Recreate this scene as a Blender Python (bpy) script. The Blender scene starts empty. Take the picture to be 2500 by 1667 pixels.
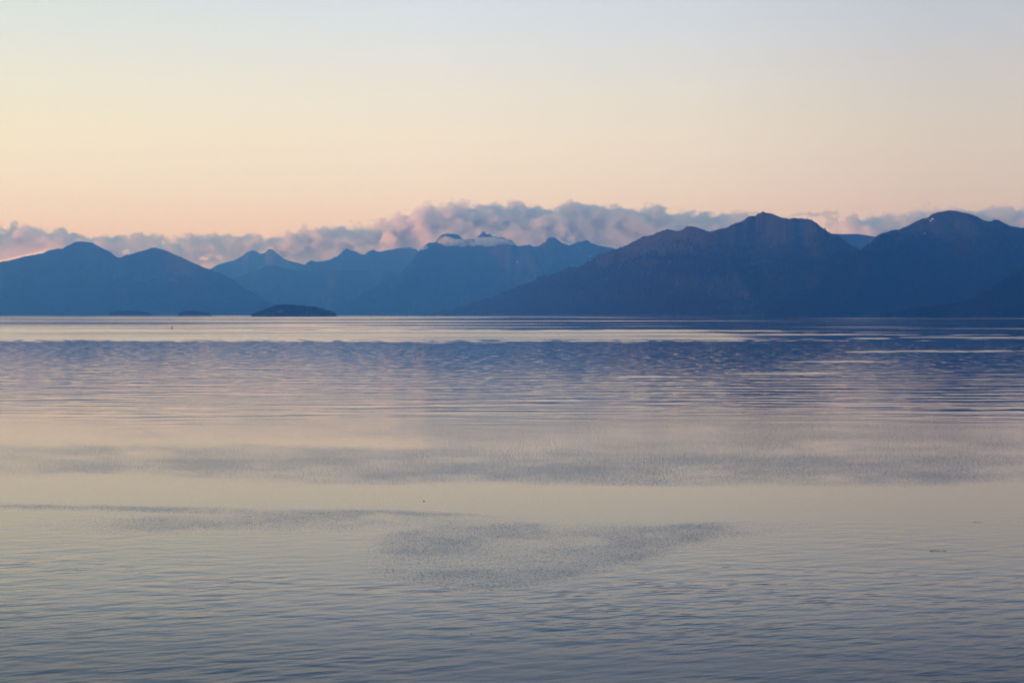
import bpy, bmesh, math, random
import numpy as np
from mathutils import Vector
from mathutils.bvhtree import BVHTree

# ------------------------------------------------------------------ camera
R = math.radians
scene = bpy.context.scene
col = scene.collection
CAM_H = 14.0                 # lookout height above the water, metres
FPX = 4089.0                 # focal length in photograph pixels (2500 wide)
HORIZON = 767.0
PITCH = math.atan((833.5 - HORIZON) / FPX)

cam_data = bpy.data.cameras.new('camera')
cam_data.sensor_width = 36.0
cam_data.lens = 36.0 * FPX / 2500.0
cam_data.clip_start = 0.5
cam_data.clip_end = 200000.0
cam = bpy.data.objects.new('camera', cam_data)
cam.location = (0, 0, CAM_H)
cam.rotation_euler = (math.pi / 2 - PITCH, 0, 0)
col.objects.link(cam)
scene.camera = cam

# ------------------------------------------------------------------ dusk sky
SUN_AZ = R(-93)              # measured from straight ahead, negative = left
SUN_EL = R(2.4)
world = bpy.data.worlds.new('World')
scene.world = world
world.use_nodes = True
wt = world.node_tree
wt.nodes.clear()


def lin(r, g, b):
    return tuple((c / 12.92 if c <= 0.04045 else ((c + 0.055) / 1.055) ** 2.4) for c in (r / 255, g / 255, b / 255)) + (1.0,)


class NT:
    """Small helper to write node trees compactly."""
    def __init__(self, tree):
        self.t = tree

    def n(self, kind, **kw):
        nd = self.t.nodes.new(kind)
        for k, v in kw.items():
            setattr(nd, k, v)
        return nd

    def link(self, a, b):
        self.t.links.new(a, b)

    def math(self, op, a, b=None, c=None, clamp=False):
        nd = self.n('ShaderNodeMath', operation=op, use_clamp=clamp)
        for i, v in enumerate((a, b, c)):
            if v is None:
                continue
            if isinstance(v, (int, float)):
                nd.inputs[i].default_value = v
            else:
                self.link(v, nd.inputs[i])
        return nd.outputs[0]

    def vmath(self, op, a, b=None):
        nd = self.n('ShaderNodeVectorMath', operation=op)
        for i, v in enumerate((a, b)):
            if v is None:
                continue
            if isinstance(v, (tuple, list)):
                nd.inputs[i].default_value = v
            else:
                self.link(v, nd.inputs[i])
        return nd.outputs['Value'] if op in ('DOT_PRODUCT', 'LENGTH') else nd.outputs['Vector']

    def ramp(self, fac, stops, interp='LINEAR'):
        nd = self.n('ShaderNodeValToRGB')
        cr = nd.color_ramp
        cr.interpolation = interp
        while len(cr.elements) < len(stops):
            cr.elements.new(1.0)
        for e, (p, c) in zip(cr.elements, stops):
            e.position = p
            e.color = c if len(c) == 4 else tuple(c) + (1.0,)
        self.link(fac, nd.inputs[0])
        return nd.outputs[0]

    def mix(self, fac, a, b, blend='MIX'):
        nd = self.n('ShaderNodeMix', data_type='RGBA', blend_type=blend)
        for sock, v in ((nd.inputs[0], fac), (nd.inputs[6], a), (nd.inputs[7], b)):
            if isinstance(v, (int, float)):
                sock.default_value = v
            elif isinstance(v, (tuple, list)):
                sock.default_value = v if len(v) == 4 else tuple(v) + (1.0,)
            else:
                self.link(v, sock)
        return nd.outputs[2]


w = NT(wt)
geo = w.n('ShaderNodeTexCoord')
sep = w.n('ShaderNodeSeparateXYZ')
w.link(geo.outputs['Generated'], sep.inputs[0])
zc = w.math('MAXIMUM', sep.outputs[2], 0.0)
elev = w.math('SQRT', zc)                                    # 0 at the horizon, 1 overhead


def ep(deg):
    return math.sqrt(math.sin(R(deg)))


SKY = [(0.0, (0.82, 0.62, 0.76)), (2.5, (0.83, 0.73, 0.79)), (4.4, (0.84, 0.81, 0.83)), (6.0, (0.84, 0.83, 0.79)),
       (7.5, (0.79, 0.81, 0.82)), (9.0, (0.72, 0.78, 0.89)), (10.7, (0.64, 0.74, 0.91)), (14.0, (0.40, 0.55, 0.80)),
       (20.0, (0.21, 0.37, 0.66)), (32.0, (0.18, 0.35, 0.66)), (55.0, (0.17, 0.34, 0.66)), (90.0, (0.16, 0.33, 0.64))]
sky_col = w.ramp(elev, [(ep(e), c) for e, c in SKY])
# brighter towards the set sun on the left, dimmer away from it
hor = w.vmath('NORMALIZE', w.vmath('MULTIPLY', geo.outputs['Generated'], (1, 1, 0)))
sd = w.vmath('DOT_PRODUCT', hor, (math.sin(SUN_AZ), math.cos(SUN_AZ), 0))
az = w.math('MULTIPLY_ADD', sd, 0.5, 0.5)
gain = w.ramp(az, [(0.0, (0.45, 0.46, 0.52)), (0.354, (0.76, 0.745, 0.77)), (0.42, (0.91, 0.91, 0.93)), (0.50, (1.0, 1.0, 1.0)),
                   (0.646, (1.02, 1.03, 0.91)), (0.82, (1.15, 1.10, 1.0)), (1.0, (1.40, 1.25, 1.0))])
sky_col = w.mix(1.0, sky_col, gain, 'MULTIPLY')
nishita = w.n('ShaderNodeTexSky', sky_type='NISHITA', sun_disc=False, sun_elevation=SUN_EL, sun_rotation=SUN_AZ,
              air_density=1.0, dust_density=0.6, ozone_density=2.0)
bg1 = w.n('ShaderNodeBackground')
bg1.inputs['Strength'].default_value = 1.025
w.link(sky_col, bg1.inputs['Color'])
bg2 = w.n('ShaderNodeBackground')
bg2.inputs['Strength'].default_value = 0.05
w.link(nishita.outputs[0], bg2.inputs['Color'])
addsh = w.n('ShaderNodeAddShader')
w.link(bg1.outputs[0], addsh.inputs[0])
w.link(bg2.outputs[0], addsh.inputs[1])
wout = w.n('ShaderNodeOutputWorld')
w.link(addsh.outputs[0], wout.inputs['Surface'])

sun_data = bpy.data.lights.new('sun', 'SUN')
sun_data.energy = 3.1
sun_data.color = (1.0, 0.50, 0.44)
sun_data.angle = R(2.0)
sun = bpy.data.objects.new('sun', sun_data)
d = Vector((math.sin(SUN_AZ) * math.cos(SUN_EL), math.cos(SUN_AZ) * math.cos(SUN_EL), math.sin(SUN_EL)))
sun.rotation_euler = d.to_track_quat('Z', 'Y').to_euler()
sun.location = (-200, 100, 200)
col.objects.link(sun)

vs = scene.view_settings
vs.view_transform = 'Standard'
vs.look = 'None'
vs.exposure = 0.0
vs.gamma = 1.0
vs.use_curve_mapping = False
scene.render.engine = 'CYCLES'
scene.cycles.use_denoising = True
scene.cycles.max_bounces = 24
scene.cycles.volume_bounces = 18
scene.cycles.glossy_bounces = 3
scene.cycles.diffuse_bounces = 2
scene.cycles.transparent_max_bounces = 24
scene.cycles.caustics_reflective = False
scene.cycles.sample_clamp_indirect = 4.0


# ------------------------------------------------------------------ helpers
def tag(o, label=None, category=None, group=None, kind=None):
    if label:
        o['label'] = label
    if category:
        o['category'] = category
    if group:
        o['group'] = group
    if kind:
        o['kind'] = kind
    return o


def ray_dir(px, py):
    u = (px - 1250.0) / FPX
    v = (833.5 - py) / FPX
    cp, sp = math.cos(PITCH), math.sin(PITCH)
    return np.array([u, cp + v * sp, -sp + v * cp])


def at_dist(px, py, Y):
    """Point that stands Y metres ahead of the lookout in the direction of a sighting."""
    dd = ray_dir(px, py)
    t = Y / dd[1]
    return np.array([dd[0] * t, Y, CAM_H + dd[2] * t])


def on_water(px, py):
    dd = ray_dir(px, py)
    t = -CAM_H / dd[2]
    return (dd[0] * t, dd[1] * t, 0.0)


def mesh_from(name, verts, faces, mat, parent=None, smooth=True):
    me = bpy.data.meshes.new(name)
    verts = np.asarray(verts, dtype=np.float32)
    faces = np.asarray(faces, dtype=np.int32)
    nv, nf, k = len(verts), len(faces), faces.shape[1]
    me.vertices.add(nv)
    me.vertices.foreach_set('co', verts.ravel())
    me.loops.add(nf * k)
    me.loops.foreach_set('vertex_index', faces.ravel())
    me.polygons.add(nf)
    me.polygons.foreach_set('loop_start', np.arange(0, nf * k, k, dtype=np.int32))
    me.polygons.foreach_set('loop_total', np.full(nf, k, dtype=np.int32))
    me.update(calc_edges=True)
    me.polygons.foreach_set('use_smooth', np.full(nf, smooth, dtype=bool))
    me.validate()
    if mat:
        me.materials.append(mat)
    o = bpy.data.objects.new(name, me)
    col.objects.link(o)
    if parent:
        o.parent = parent
    return o


def obj_bm(name, bm, mat, parent=None, smooth=False):
    me = bpy.data.meshes.new(name)
    bm.to_mesh(me)
    bm.free()
    if smooth:
        me.polygons.foreach_set('use_smooth', [True] * len(me.polygons))
    me.materials.append(mat)
    o = bpy.data.objects.new(name, me)
    col.objects.link(o)
    o.parent = parent
    return o


_rng = np.random.default_rng(7)
_perm = _rng.permutation(65536)


def _hash(ix, iy, seed=0):
    return _perm[(_perm[(ix.astype(np.int64) + seed * 131) & 65535] + iy.astype(np.int64)) & 65535] / 65535.0


def vnoise(x, y, seed=0):
    ix, iy = np.floor(x), np.floor(y)
    fx, fy = x - ix, y - iy
    fx = fx * fx * fx * (fx * (fx * 6 - 15) + 10)
    fy = fy * fy * fy * (fy * (fy * 6 - 15) + 10)
    a, b = _hash(ix, iy, seed), _hash(ix + 1, iy, seed)
    c, e = _hash(ix, iy + 1, seed), _hash(ix + 1, iy + 1, seed)
    return (a + (b - a) * fx) * (1 - fy) + (c + (e - c) * fx) * fy


def fbm(x, y, octaves=4, seed=0, gainv=0.5):
    s, a, tot = 0, 1.0, 0
    for i in range(octaves):
        s = s + a * vnoise(x * 2 ** i + 17.3 * i, y * 2 ** i - 9.1 * i, seed + i)
        tot += a
        a *= gainv
    return s / tot


def ridged(x, y, octaves=4, seed=0):
    s, a, tot = 0, 1.0, 0
    for i in range(octaves):
        s = s + a * (1 - np.abs(2 * vnoise(x * 2 ** i + 5.7 * i, y * 2 ** i + 3.3 * i, seed + i) - 1))
        tot += a
        a *= 0.5
    return s / tot


def worley3(p, cell, seed=0):
    """Distance to the nearest scattered point, in cells (p: n x 3)."""
    q = p / cell
    base = np.floor(q)
    best = np.full(len(p), 9.0)
    for dx in (-1, 0, 1):
        for dy in (-1, 0, 1):
            for dz in (-1, 0, 1):
                c = base + (dx, dy, dz)
                h = _perm[(_perm[(_perm[(c[:, 0].astype(np.int64) + seed * 57) & 65535] + c[:, 1].astype(np.int64)) & 65535]
                           + c[:, 2].astype(np.int64)) & 65535]
                off = np.stack([h % 97 / 97.0, h // 97 % 89 / 89.0, h // 8633 % 7 / 7.0], 1)
                dd = np.sum((c + off - q) ** 2, 1)
                best = np.minimum(best, dd)
    return np.sqrt(best)


# ------------------------------------------------------------------ materials
def new_mat(name):
    m = bpy.data.materials.new(name)
    m.use_nodes = True
    m.node_tree.nodes.clear()
    return m, NT(m.node_tree)


def simple_mat(name, base, rough=0.8, vary=0.25, scale=4.0):
    m, t = new_mat(name)
    tc = t.n('ShaderNodeTexCoord')
    nz = t.n('ShaderNodeTexNoise')
    nz.inputs['Scale'].default_value = scale
    nz.inputs['Detail'].default_value = 4
    t.link(tc.outputs['Object'], nz.inputs['Vector'])
    c = t.ramp(nz.outputs['Fac'], [(0.3, tuple(b * (1 - vary) for b in base)), (0.7, tuple(b * (1 + vary) for b in base))])
    p = t.n('ShaderNodeBsdfPrincipled')
    p.inputs['Roughness'].default_value = rough
    p.inputs['Specular IOR Level'].default_value = 0.1
    t.link(c, p.inputs['Base Color'])
    out = t.n('ShaderNodeOutputMaterial')
    t.link(p.outputs[0], out.inputs['Surface'])
    return m


def mountain_mat(name, treeline, snow):
    """Spruce-dark lower slopes, red-brown autumn tundra and grey rock above the treeline, old snow in hollows."""
    m, t = new_mat(name)
    g = t.n('ShaderNodeNewGeometry')
    s = t.n('ShaderNodeSeparateXYZ')
    t.link(g.outputs['Position'], s.inputs[0])

    def noise(scale, detail=5, stretch=(1, 1, 1)):
        nd = t.n('ShaderNodeTexNoise')
        nd.inputs['Scale'].default_value = scale
        nd.inputs['Detail'].default_value = detail
        nd.inputs['Roughness'].default_value = 0.6
        t.link(t.vmath('MULTIPLY', g.outputs['Position'], stretch), nd.inputs['Vector'])
        return nd.outputs['Fac']
    n1, n2, n3 = noise(0.004), noise(0.02), noise(0.0012, 4)
    forest = t.ramp(n2, [(0.3, (0.008, 0.016, 0.012)), (0.7, (0.045, 0.060, 0.034))])
    forest = t.mix(t.math('MULTIPLY_ADD', noise(0.0035, 6, (1, 1, 0.35)), 9.0, -5.2, clamp=True), forest, (0.042, 0.050, 0.030))
    tundra = t.ramp(n1, [(0.35, (0.045, 0.028, 0.025)), (0.5, (0.055, 0.036, 0.031)), (0.65, (0.034, 0.031, 0.026))])
    rock = t.ramp(n2, [(0.3, (0.045, 0.043, 0.046)), (0.7, (0.085, 0.082, 0.084))])
    high = t.mix(t.math('MULTIPLY_ADD', n3, 5.0, -2.3, clamp=True), tundra, rock)
    lvl = t.math('ADD', s.outputs[2], t.math('MULTIPLY_ADD', n1, 420.0, -210.0))
    f = t.math('DIVIDE', t.math('SUBTRACT', lvl, treeline - 180.0), 360.0, clamp=True)
    c = t.mix(f, forest, high)
    if snow:
        sn = t.math('MULTIPLY', t.math('MULTIPLY_ADD', noise(0.006, 6, (1, 1, 0.5)), 18.0, -11.4, clamp=True),
                    t.math('DIVIDE', t.math('SUBTRACT', s.outputs[2], snow), 150.0, clamp=True))
        c = t.mix(sn, c, (0.72, 0.74, 0.78))
    p = t.n('ShaderNodeBsdfPrincipled')
    p.inputs['Roughness'].default_value = 0.95
    p.inputs['Specular IOR Level'].default_value = 0.05
    t.link(c, p.inputs['Base Color'])
    out = t.n('ShaderNodeOutputMaterial')
    t.link(p.outputs[0], out.inputs['Surface'])
    return m


MAT_NEAR = mountain_mat('mountain_slope', 640, 0)
MAT_FAR = mountain_mat('high_mountain_slope', 760, 900)
MAT_ISLAND = simple_mat('island_ground', (0.035, 0.045, 0.028), 0.95, 0.4, 0.05)
MAT_SPRUCE = simple_mat('spruce_needles', (0.014, 0.024, 0.016), 0.95, 0.35, 0.02)
MAT_ROCK = simple_mat('shore_rock', (0.13, 0.095, 0.085), 0.9, 0.3, 0.1)
MAT_SNOW = simple_mat('old_snow', (0.75, 0.77, 0.80), 0.7, 0.05, 0.1)
MAT_WOOD = simple_mat('wet_driftwood', (0.035, 0.026, 0.020), 0.6, 0.4, 6.0)
MAT_STEEL = simple_mat('painted_buoy_steel', (0.025, 0.028, 0.026), 0.5, 0.3, 3.0)
MAT_LAMP = simple_mat('lantern_glass', (0.05, 0.05, 0.06), 0.2, 0.1, 3.0)


# ------------------------------------------------------------------ water
def smooth(a, b, x):
    t = np.clip((x - a) / (b - a), 0, 1)
    return t * t * (3 - 2 * t)


def build_water():
    r = np.concatenate([[5, 12, 22, 34], np.exp(np.linspace(math.log(44), math.log(34000), 760))])
    dense = np.linspace(-22, 22, 480)
    coarse = np.linspace(22, 338, 60)[1:-1]
    ang = np.radians(np.concatenate([dense, coarse]))
    nr, na = len(r), len(ang)
    RR, AA = np.meshgrid(r, ang, indexing='ij')
    X, Y = RR * np.sin(AA), RR * np.cos(AA)
    V = np.stack([X.ravel(), Y.ravel(), np.zeros(nr * na)], 1)
    V = np.vstack([V, [[0, 0, 0]]])
    i = np.arange(nr - 1)[:, None]
    j = np.arange(na)[None, :]
    jn = (j + 1) % na
    F = np.stack([(i * na + j).ravel(), (i * na + jn).ravel(), ((i + 1) * na + jn).ravel(), ((i + 1) * na + j).ravel()], 1)[:, ::-1]
    o = mesh_from('water', V, F, None)
    bm = bmesh.new()
    bm.from_mesh(o.data)
    bm.verts.ensure_lookup_table()
    cv = bm.verts[nr * na]
    for k in range(na):
        bm.faces.new((bm.verts[(k + 1) % na], bm.verts[k], cv)).smooth = True
    bm.to_mesh(o.data)
    bm.free()

    # state of the surface: wind (cat's-paw ripples), chop (3 m ripples), swell (long low crests), slick haze of micro ripples
    # s = how far below the horizon the spot lies, b = bearing; both fix a spot on the water
    fwd = np.maximum(V[:, 1], 1.0)
    s = CAM_H / fwd * FPX + 3.0                    # 8 at the far shore ... 900 close by
    b = V[:, 0] / fwd * FPX                  # -1250 ... 1250 across the bay
    front = V[:, 1] > 20
    s = np.where(front, s, 900.0)
    b = np.where(front, b, 0.0)
    lx, ls = b / 900.0, np.log(s)
    warp = fbm(lx * 2.2, ls * 3.0, 4, 11) - 0.5
    fine = fbm(lx * 5.0, ls * 22.0, 4, 23) - 0.5

    def band(y0, y1, soft=6.0, wob=0.0):
        yy = s + wob * warp
        return smooth(y0 - soft, y0 + soft, yy) * (1 - smooth(y1 - soft, y1 + soft, yy))

    def lens(cx, cy, rx, ry, tilt=0.0, wob=0.9, soft=0.55):
        dx = (b - cx) / rx
        dy = (s - cy - tilt * (b - cx)) / ry
        dd = np.sqrt(dx * dx + dy * dy) + wob * warp + 0.35 * fine
        return 1 - smooth(1 - soft, 1 + soft, dd)

    right = smooth(-350, 250, b)
    # --- micro roughness far out: 1 = ruffled (mirrors the sky), 0 = mirror calm (mirrors the mountains)
    ruff = np.zeros(len(V)) + 0.25
    streak = fbm(lx * 0.9 + 3, s * 0.55, 3, 31)
    streak2 = fbm(lx * 1.6 + 9, s * 0.22, 3, 37)
    left_far = 0.55 + 0.9 * (streak - 0.42) * 2.2
    right_far = np.clip((streak - 0.60) * 5.0, 0, 1)
    far = np.clip(left_far * (1 - right) + right_far * right, 0.02, 1)
    ruff = np.where(s < 41, far, ruff)
    ruff = np.maximum(ruff, 0.9 * band(6.6, 8.9, 0.5))
    ruff = np.maximum(ruff, (0.75 - 0.45 * right) * band(13.5, 15.2, 0.5) * (0.5 + streak2))
    ruff = np.maximum(ruff, 0.75 * right * band(18.6, 20.4, 0.5) * np.clip(streak2 * 2 - 0.3, 0, 1))
    patchy = np.clip((fbm(lx * 6.0, s * 0.32, 4, 91) - 0.47) * 7.0, 0, 1)
    rmix = smooth(150, 900, b + 500 * warp)
    mid = (1.0 - 0.12 * np.clip(-fine * 6, 0, 1)) * (1 - rmix) + rmix * patchy * 0.9
    wedge = 41 + 6 * smooth(550, 1150, b)
    frays = fbm(lx * 16.0, s * 0.45, 4, 83) - 0.5
    grit = fbm(lx * 42.0, s * 0.9, 3, 87) - 0.5
    rag = 6 * warp + 6 * frays + 14 * grit
    b2 = smooth(wedge - 2, wedge + 3, s + 4 * fine + 5 * frays) * (1 - smooth(62, 77, s + rag))
    ruff = ruff * (1 - b2) + b2 * np.clip(mid, 0.15, 1)
    # --- blue mirror reach with small waves
    lower = 172 + 34 * np.exp(-((b - 0) / 420.0) ** 2) + 26 * np.exp(-((b - 300) / 300.0) ** 2) - 30 * smooth(650, 1250, b) + 14 * warp
    blue = smooth(62, 77, s + rag) * (1 - smooth(lower - 32, lower + 10, s + 18 * fine))
    ruff = ruff * (1 - blue) + blue * (0.10 + 0.08 * (1 - right))
    ruff = np.maximum(ruff, 0.8 * lens(990, 94, 260, 2.6, -0.004, 0.35, 0.4) * np.clip(0.7 + 3 * frays, 0, 1))
    ruff = np.maximum(ruff, 0.8 * lens(815, 119, 150, 2.4, -0.006, 0.35, 0.4) * np.clip(0.7 + 3 * frays, 0, 1))
    ruff = np.maximum(ruff, 0.6 * lens(520, 152, 330, 5.0, -0.02, 0.5, 0.5) * np.clip(0.6 + 4 * frays, 0, 1))
    # --- wind patches in the nearer water
    wind = np.zeros(len(V))
    wind = np.maximum(wind, 0.80 * lens(60, 378, 1500, 40, 0.004, 0.45))
    wind = np.maximum(wind, 0.55 * lens(-500, 345, 1000, 22, 0.01))
    wind = np.maximum(wind, 0.40 * lens(-400, 206, 560, 7, -0.012, 0.6))
    wind = np.maximum(wind, 0.30 * lens(-760, 222, 420, 8, 0.0, 0.6))
    wind = np.maximum(wind, 0.40 * lens(700, 330, 1100, 50, 0.0))
    wind = np.maximum(wind, 0.35 * lens(100, 275, 1100, 40, 0.0))
    wind = np.maximum(wind, 0.9 * lens(-560, 484, 800, 10, 0.018, 0.4))
    wind = np.maximum(wind, 0.65 * lens(-560, 508, 620, 22, -0.02, 0.6))
    top = np.interp(b, [-460, -300, -160, 150, 400, 760, 900], [560, 528, 512, 514, 510, 517, 517])
    bot = np.interp(b, [-460, -330, -200, 0, 150, 300, 450, 620, 780, 900], [590, 650, 682, 684, 652, 616, 576, 542, 523, 517])
    wob_ = 34 * warp + 16 * fine
    wedge_ = smooth(-16, 12, s + wob_ - top) * (1 - smooth(-26, 16, s + wob_ - bot)) * smooth(-500, -300, b + 300 * warp) * (1 - smooth(700, 900, b))
    wind = np.maximum(wind, 0.72 * wedge_)
    wind *= np.clip(0.82 + 1.4 * (fbm(lx * 6, s * 0.05, 4, 51) - 0.5), 0, 1.2)
    cal_b = np.interp(b, [-1250, -350, -150, 100, 1250], [465, 479, 486, 506, 500])
    calm = smooth(-5, 4, s + 10 * warp - 421 - 5 * smooth(0, 900, b)) * (1 - smooth(-6, 8, s + 10 * warp - cal_b))
    wind *= 1 - 0.9 * calm
    # --- 3 m chop grows towards the viewer
    chop = 0.10 + 0.90 * smooth(470, 800, s + 90 * warp)
    chop *= 1 - 0.7 * np.clip(wind * 1.3, 0, 1)
    chop = np.maximum(chop, 0.22 * blue)
    chop *= 1 - 0.85 * calm
    swell = band(130, 262, 30, 60) * (0.45 + 0.8 * fbm(lx * 1.5, s * 0.02, 3, 61)) + 0.30 * blue
    swell = np.clip(swell, 0, 1.3)
    lean = np.clip((ruff - 0.32) / 0.5, 0, 1) * (1 - smooth(150, 200, s))
    lean *= np.clip(0.62 + 2.6 * (fbm(lx * 1.1 + 5, s * 0.8, 3, 71) - 0.42) - 1.6 * np.clip(fbm(lx * 2.5, s * 0.5, 4, 73) - 0.56, 0, 1), 0.1, 1.15)
    lean *= 1 - 0.7 * smooth(0.53, 0.62, fbm(lx * 0.7 + 2, s * 0.75, 3, 97)) * (1 - smooth(60, 90, s))
    capil = smooth(560, 900, s)
    fleck = np.clip(blue * 0.75 + 0.35 * swell * (1 - blue) * (s < 260), 0, 1)
    for nm, arr in (('ruff', ruff), ('wind', wind), ('chop', chop), ('swell', swell), ('lean', lean), ('capil', capil), ('fleck', fleck)):
        a = o.data.attributes.new(nm, 'FLOAT', 'POINT')
        vals = np.zeros(len(o.data.vertices), dtype=np.float32)
        vals[:len(arr)] = arr
        a.data.foreach_set('value', vals)

    m, t = new_mat('bay_water')
    g = t.n('ShaderNodeNewGeometry')
    P = g.outputs['Position']

    def attr(nm):
        return t.n('ShaderNodeAttribute', attribute_name=nm).outputs['Fac']
    A = {k: attr(k) for k in ('ruff', 'wind', 'chop', 'swell', 'lean', 'capil', 'fleck')}

    def rot(vec, deg, sx, sy):
        nd = t.n('ShaderNodeMapping')
        nd.inputs['Rotation'].default_value = (0, 0, R(deg))
        t.link(vec, nd.inputs['Vector'])
        return t.vmath('MULTIPLY', nd.outputs[0], (sx, sy, 0))

    def height(off):
        q = t.vmath('ADD', P, off) if off else P
        tot = None
        for deg, lx_, ly_, amp, det, key in ((-24, 2.5, 1.1, 0.070, 2.0, 'chop'), (14, 3.6, 1.7, 0.058, 1.0, 'chop'),
                                             (3, 34.0, 6.2, 0.11, 1.0, 'swell'), (-6, 12.0, 4.0, 0.07, 1.0, 'swell')):
            nd = t.n('ShaderNodeTexNoise', noise_dimensions='2D')
            nd.inputs['Scale'].default_value = 1.0
            nd.inputs['Detail'].default_value = det
            t.link(rot(q, deg, 1 / lx_, 1 / ly_), nd.inputs['Vector'])
            h = t.math('MULTIPLY', t.math('MULTIPLY', nd.outputs['Fac'], amp), A[key])
            tot = h if tot is None else t.math('ADD', tot, h)
        return tot
    mod = t.n('ShaderNodeTexNoise', noise_dimensions='2D')
    mod.inputs['Scale'].default_value = 1.0
    mod.inputs['Detail'].default_value = 2.0
    t.link(rot(P, 10, 1 / 16.0, 1 / 9.0), mod.inputs['Vector'])
    A['chop'] = t.math('MULTIPLY', A['chop'], t.math('MULTIPLY_ADD', mod.outputs['Fac'], 2.4, -0.2))
    e = 0.1
    h0, hx, hy = height(None), height((e, 0, 0)), height((0, e, 0))
    sx = t.math('DIVIDE', t.math('SUBTRACT', h0, hx), e)
    sy = t.math('DIVIDE', t.math('SUBTRACT', h0, hy), e)
    # cat's-paw ripples: short steep facets
    nd = t.n('ShaderNodeTexNoise', noise_dimensions='2D')
    nd.inputs['Scale'].default_value = 1.0
    nd.inputs['Detail'].default_value = 2.0
    t.link(rot(P, -8, 1 / 0.18, 1 / 0.34), nd.inputs['Vector'])
    fs = t.n('ShaderNodeSeparateColor')
    t.link(nd.outputs['Color'], fs.inputs[0])
    wamp = t.math('MULTIPLY', A['wind'], 0.42)
    sx = t.math('ADD', sx, t.math('MULTIPLY', t.math('SUBTRACT', fs.outputs[0], 0.5), wamp))
    sy = t.math('ADD', sy, t.math('MULTIPLY', t.math('SUBTRACT', fs.outputs[1], 0.5), wamp))
    # low wave groups whose near faces catch the sky
    fl = t.n('ShaderNodeTexNoise', noise_dimensions='2D')
    fl.inputs['Scale'].default_value = 1.0
    fl.inputs['Detail'].default_value = 3.0
    fl.inputs['Roughness'].default_value = 0.6
    t.link(rot(P, 4, 1 / 3.6, 1 / 5.0), fl.inputs['Vector'])
    fl_s = t.math('MULTIPLY', t.math('MAXIMUM', t.math('SUBTRACT', fl.outputs['Fac'], 0.54), 0.0), 0.16)
    sy = t.math('SUBTRACT', sy, t.math('MULTIPLY', fl_s, A['fleck']))
    # far ruffled water: the visible faces of the ripples running down the bay lean this way
    sy = t.math('SUBTRACT', sy, t.math('MULTIPLY', A['lean'], 0.044))
    cmb = t.n('ShaderNodeCombineXYZ')
    t.link(sx, cmb.inputs[0])
    t.link(sy, cmb.inputs[1])
    cmb.inputs[2].default_value = 1.0
    nrm = t.vmath('NORMALIZE', cmb.outputs[0])
    p = t.n('ShaderNodeBsdfPrincipled')
    p.inputs['Base Color'].default_value = (0.008, 0.022, 0.038, 1)
    p.inputs['IOR'].default_value = 1.333
    p.inputs['Specular IOR Level'].default_value = 0.5
    rough = t.math('ADD', t.math('MULTIPLY_ADD', A['ruff'], 0.10, 0.03), t.math('ADD', t.math('MULTIPLY', A['wind'], 0.14), t.math('MULTIPLY', A['capil'], 0.20)))
    t.link(rough, p.inputs['Roughness'])
    t.link(nrm, p.inputs['Normal'])
    out = t.n('ShaderNodeOutputMaterial')
    t.link(p.outputs[0], out.inputs['Surface'])
    o.data.materials.append(m)
    tag(o, 'calm grey-blue bay water with wind-ruffled patches', kind='structure')
    return o


build_water()


# ------------------------------------------------------------------ mountains
def z1(l):
    return [(x / 2.8, 460 + y / 2.8) for x, y in l]


def z2(l):
    return [(800 + x / 2.8, 460 + y / 2.8) for x, y in l]


def z3(l):
    return [(1600 + x / 2.6133, 460 + y / 2.6133) for x, y in l]


def z4(l):
    return [(200 + x / 3.5636, 720 + y / 3.5636) for x, y in l]


def z5(l):
    return [(2200 + x / 7.84, 640 + y / 7.84) for x, y in l]


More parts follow.
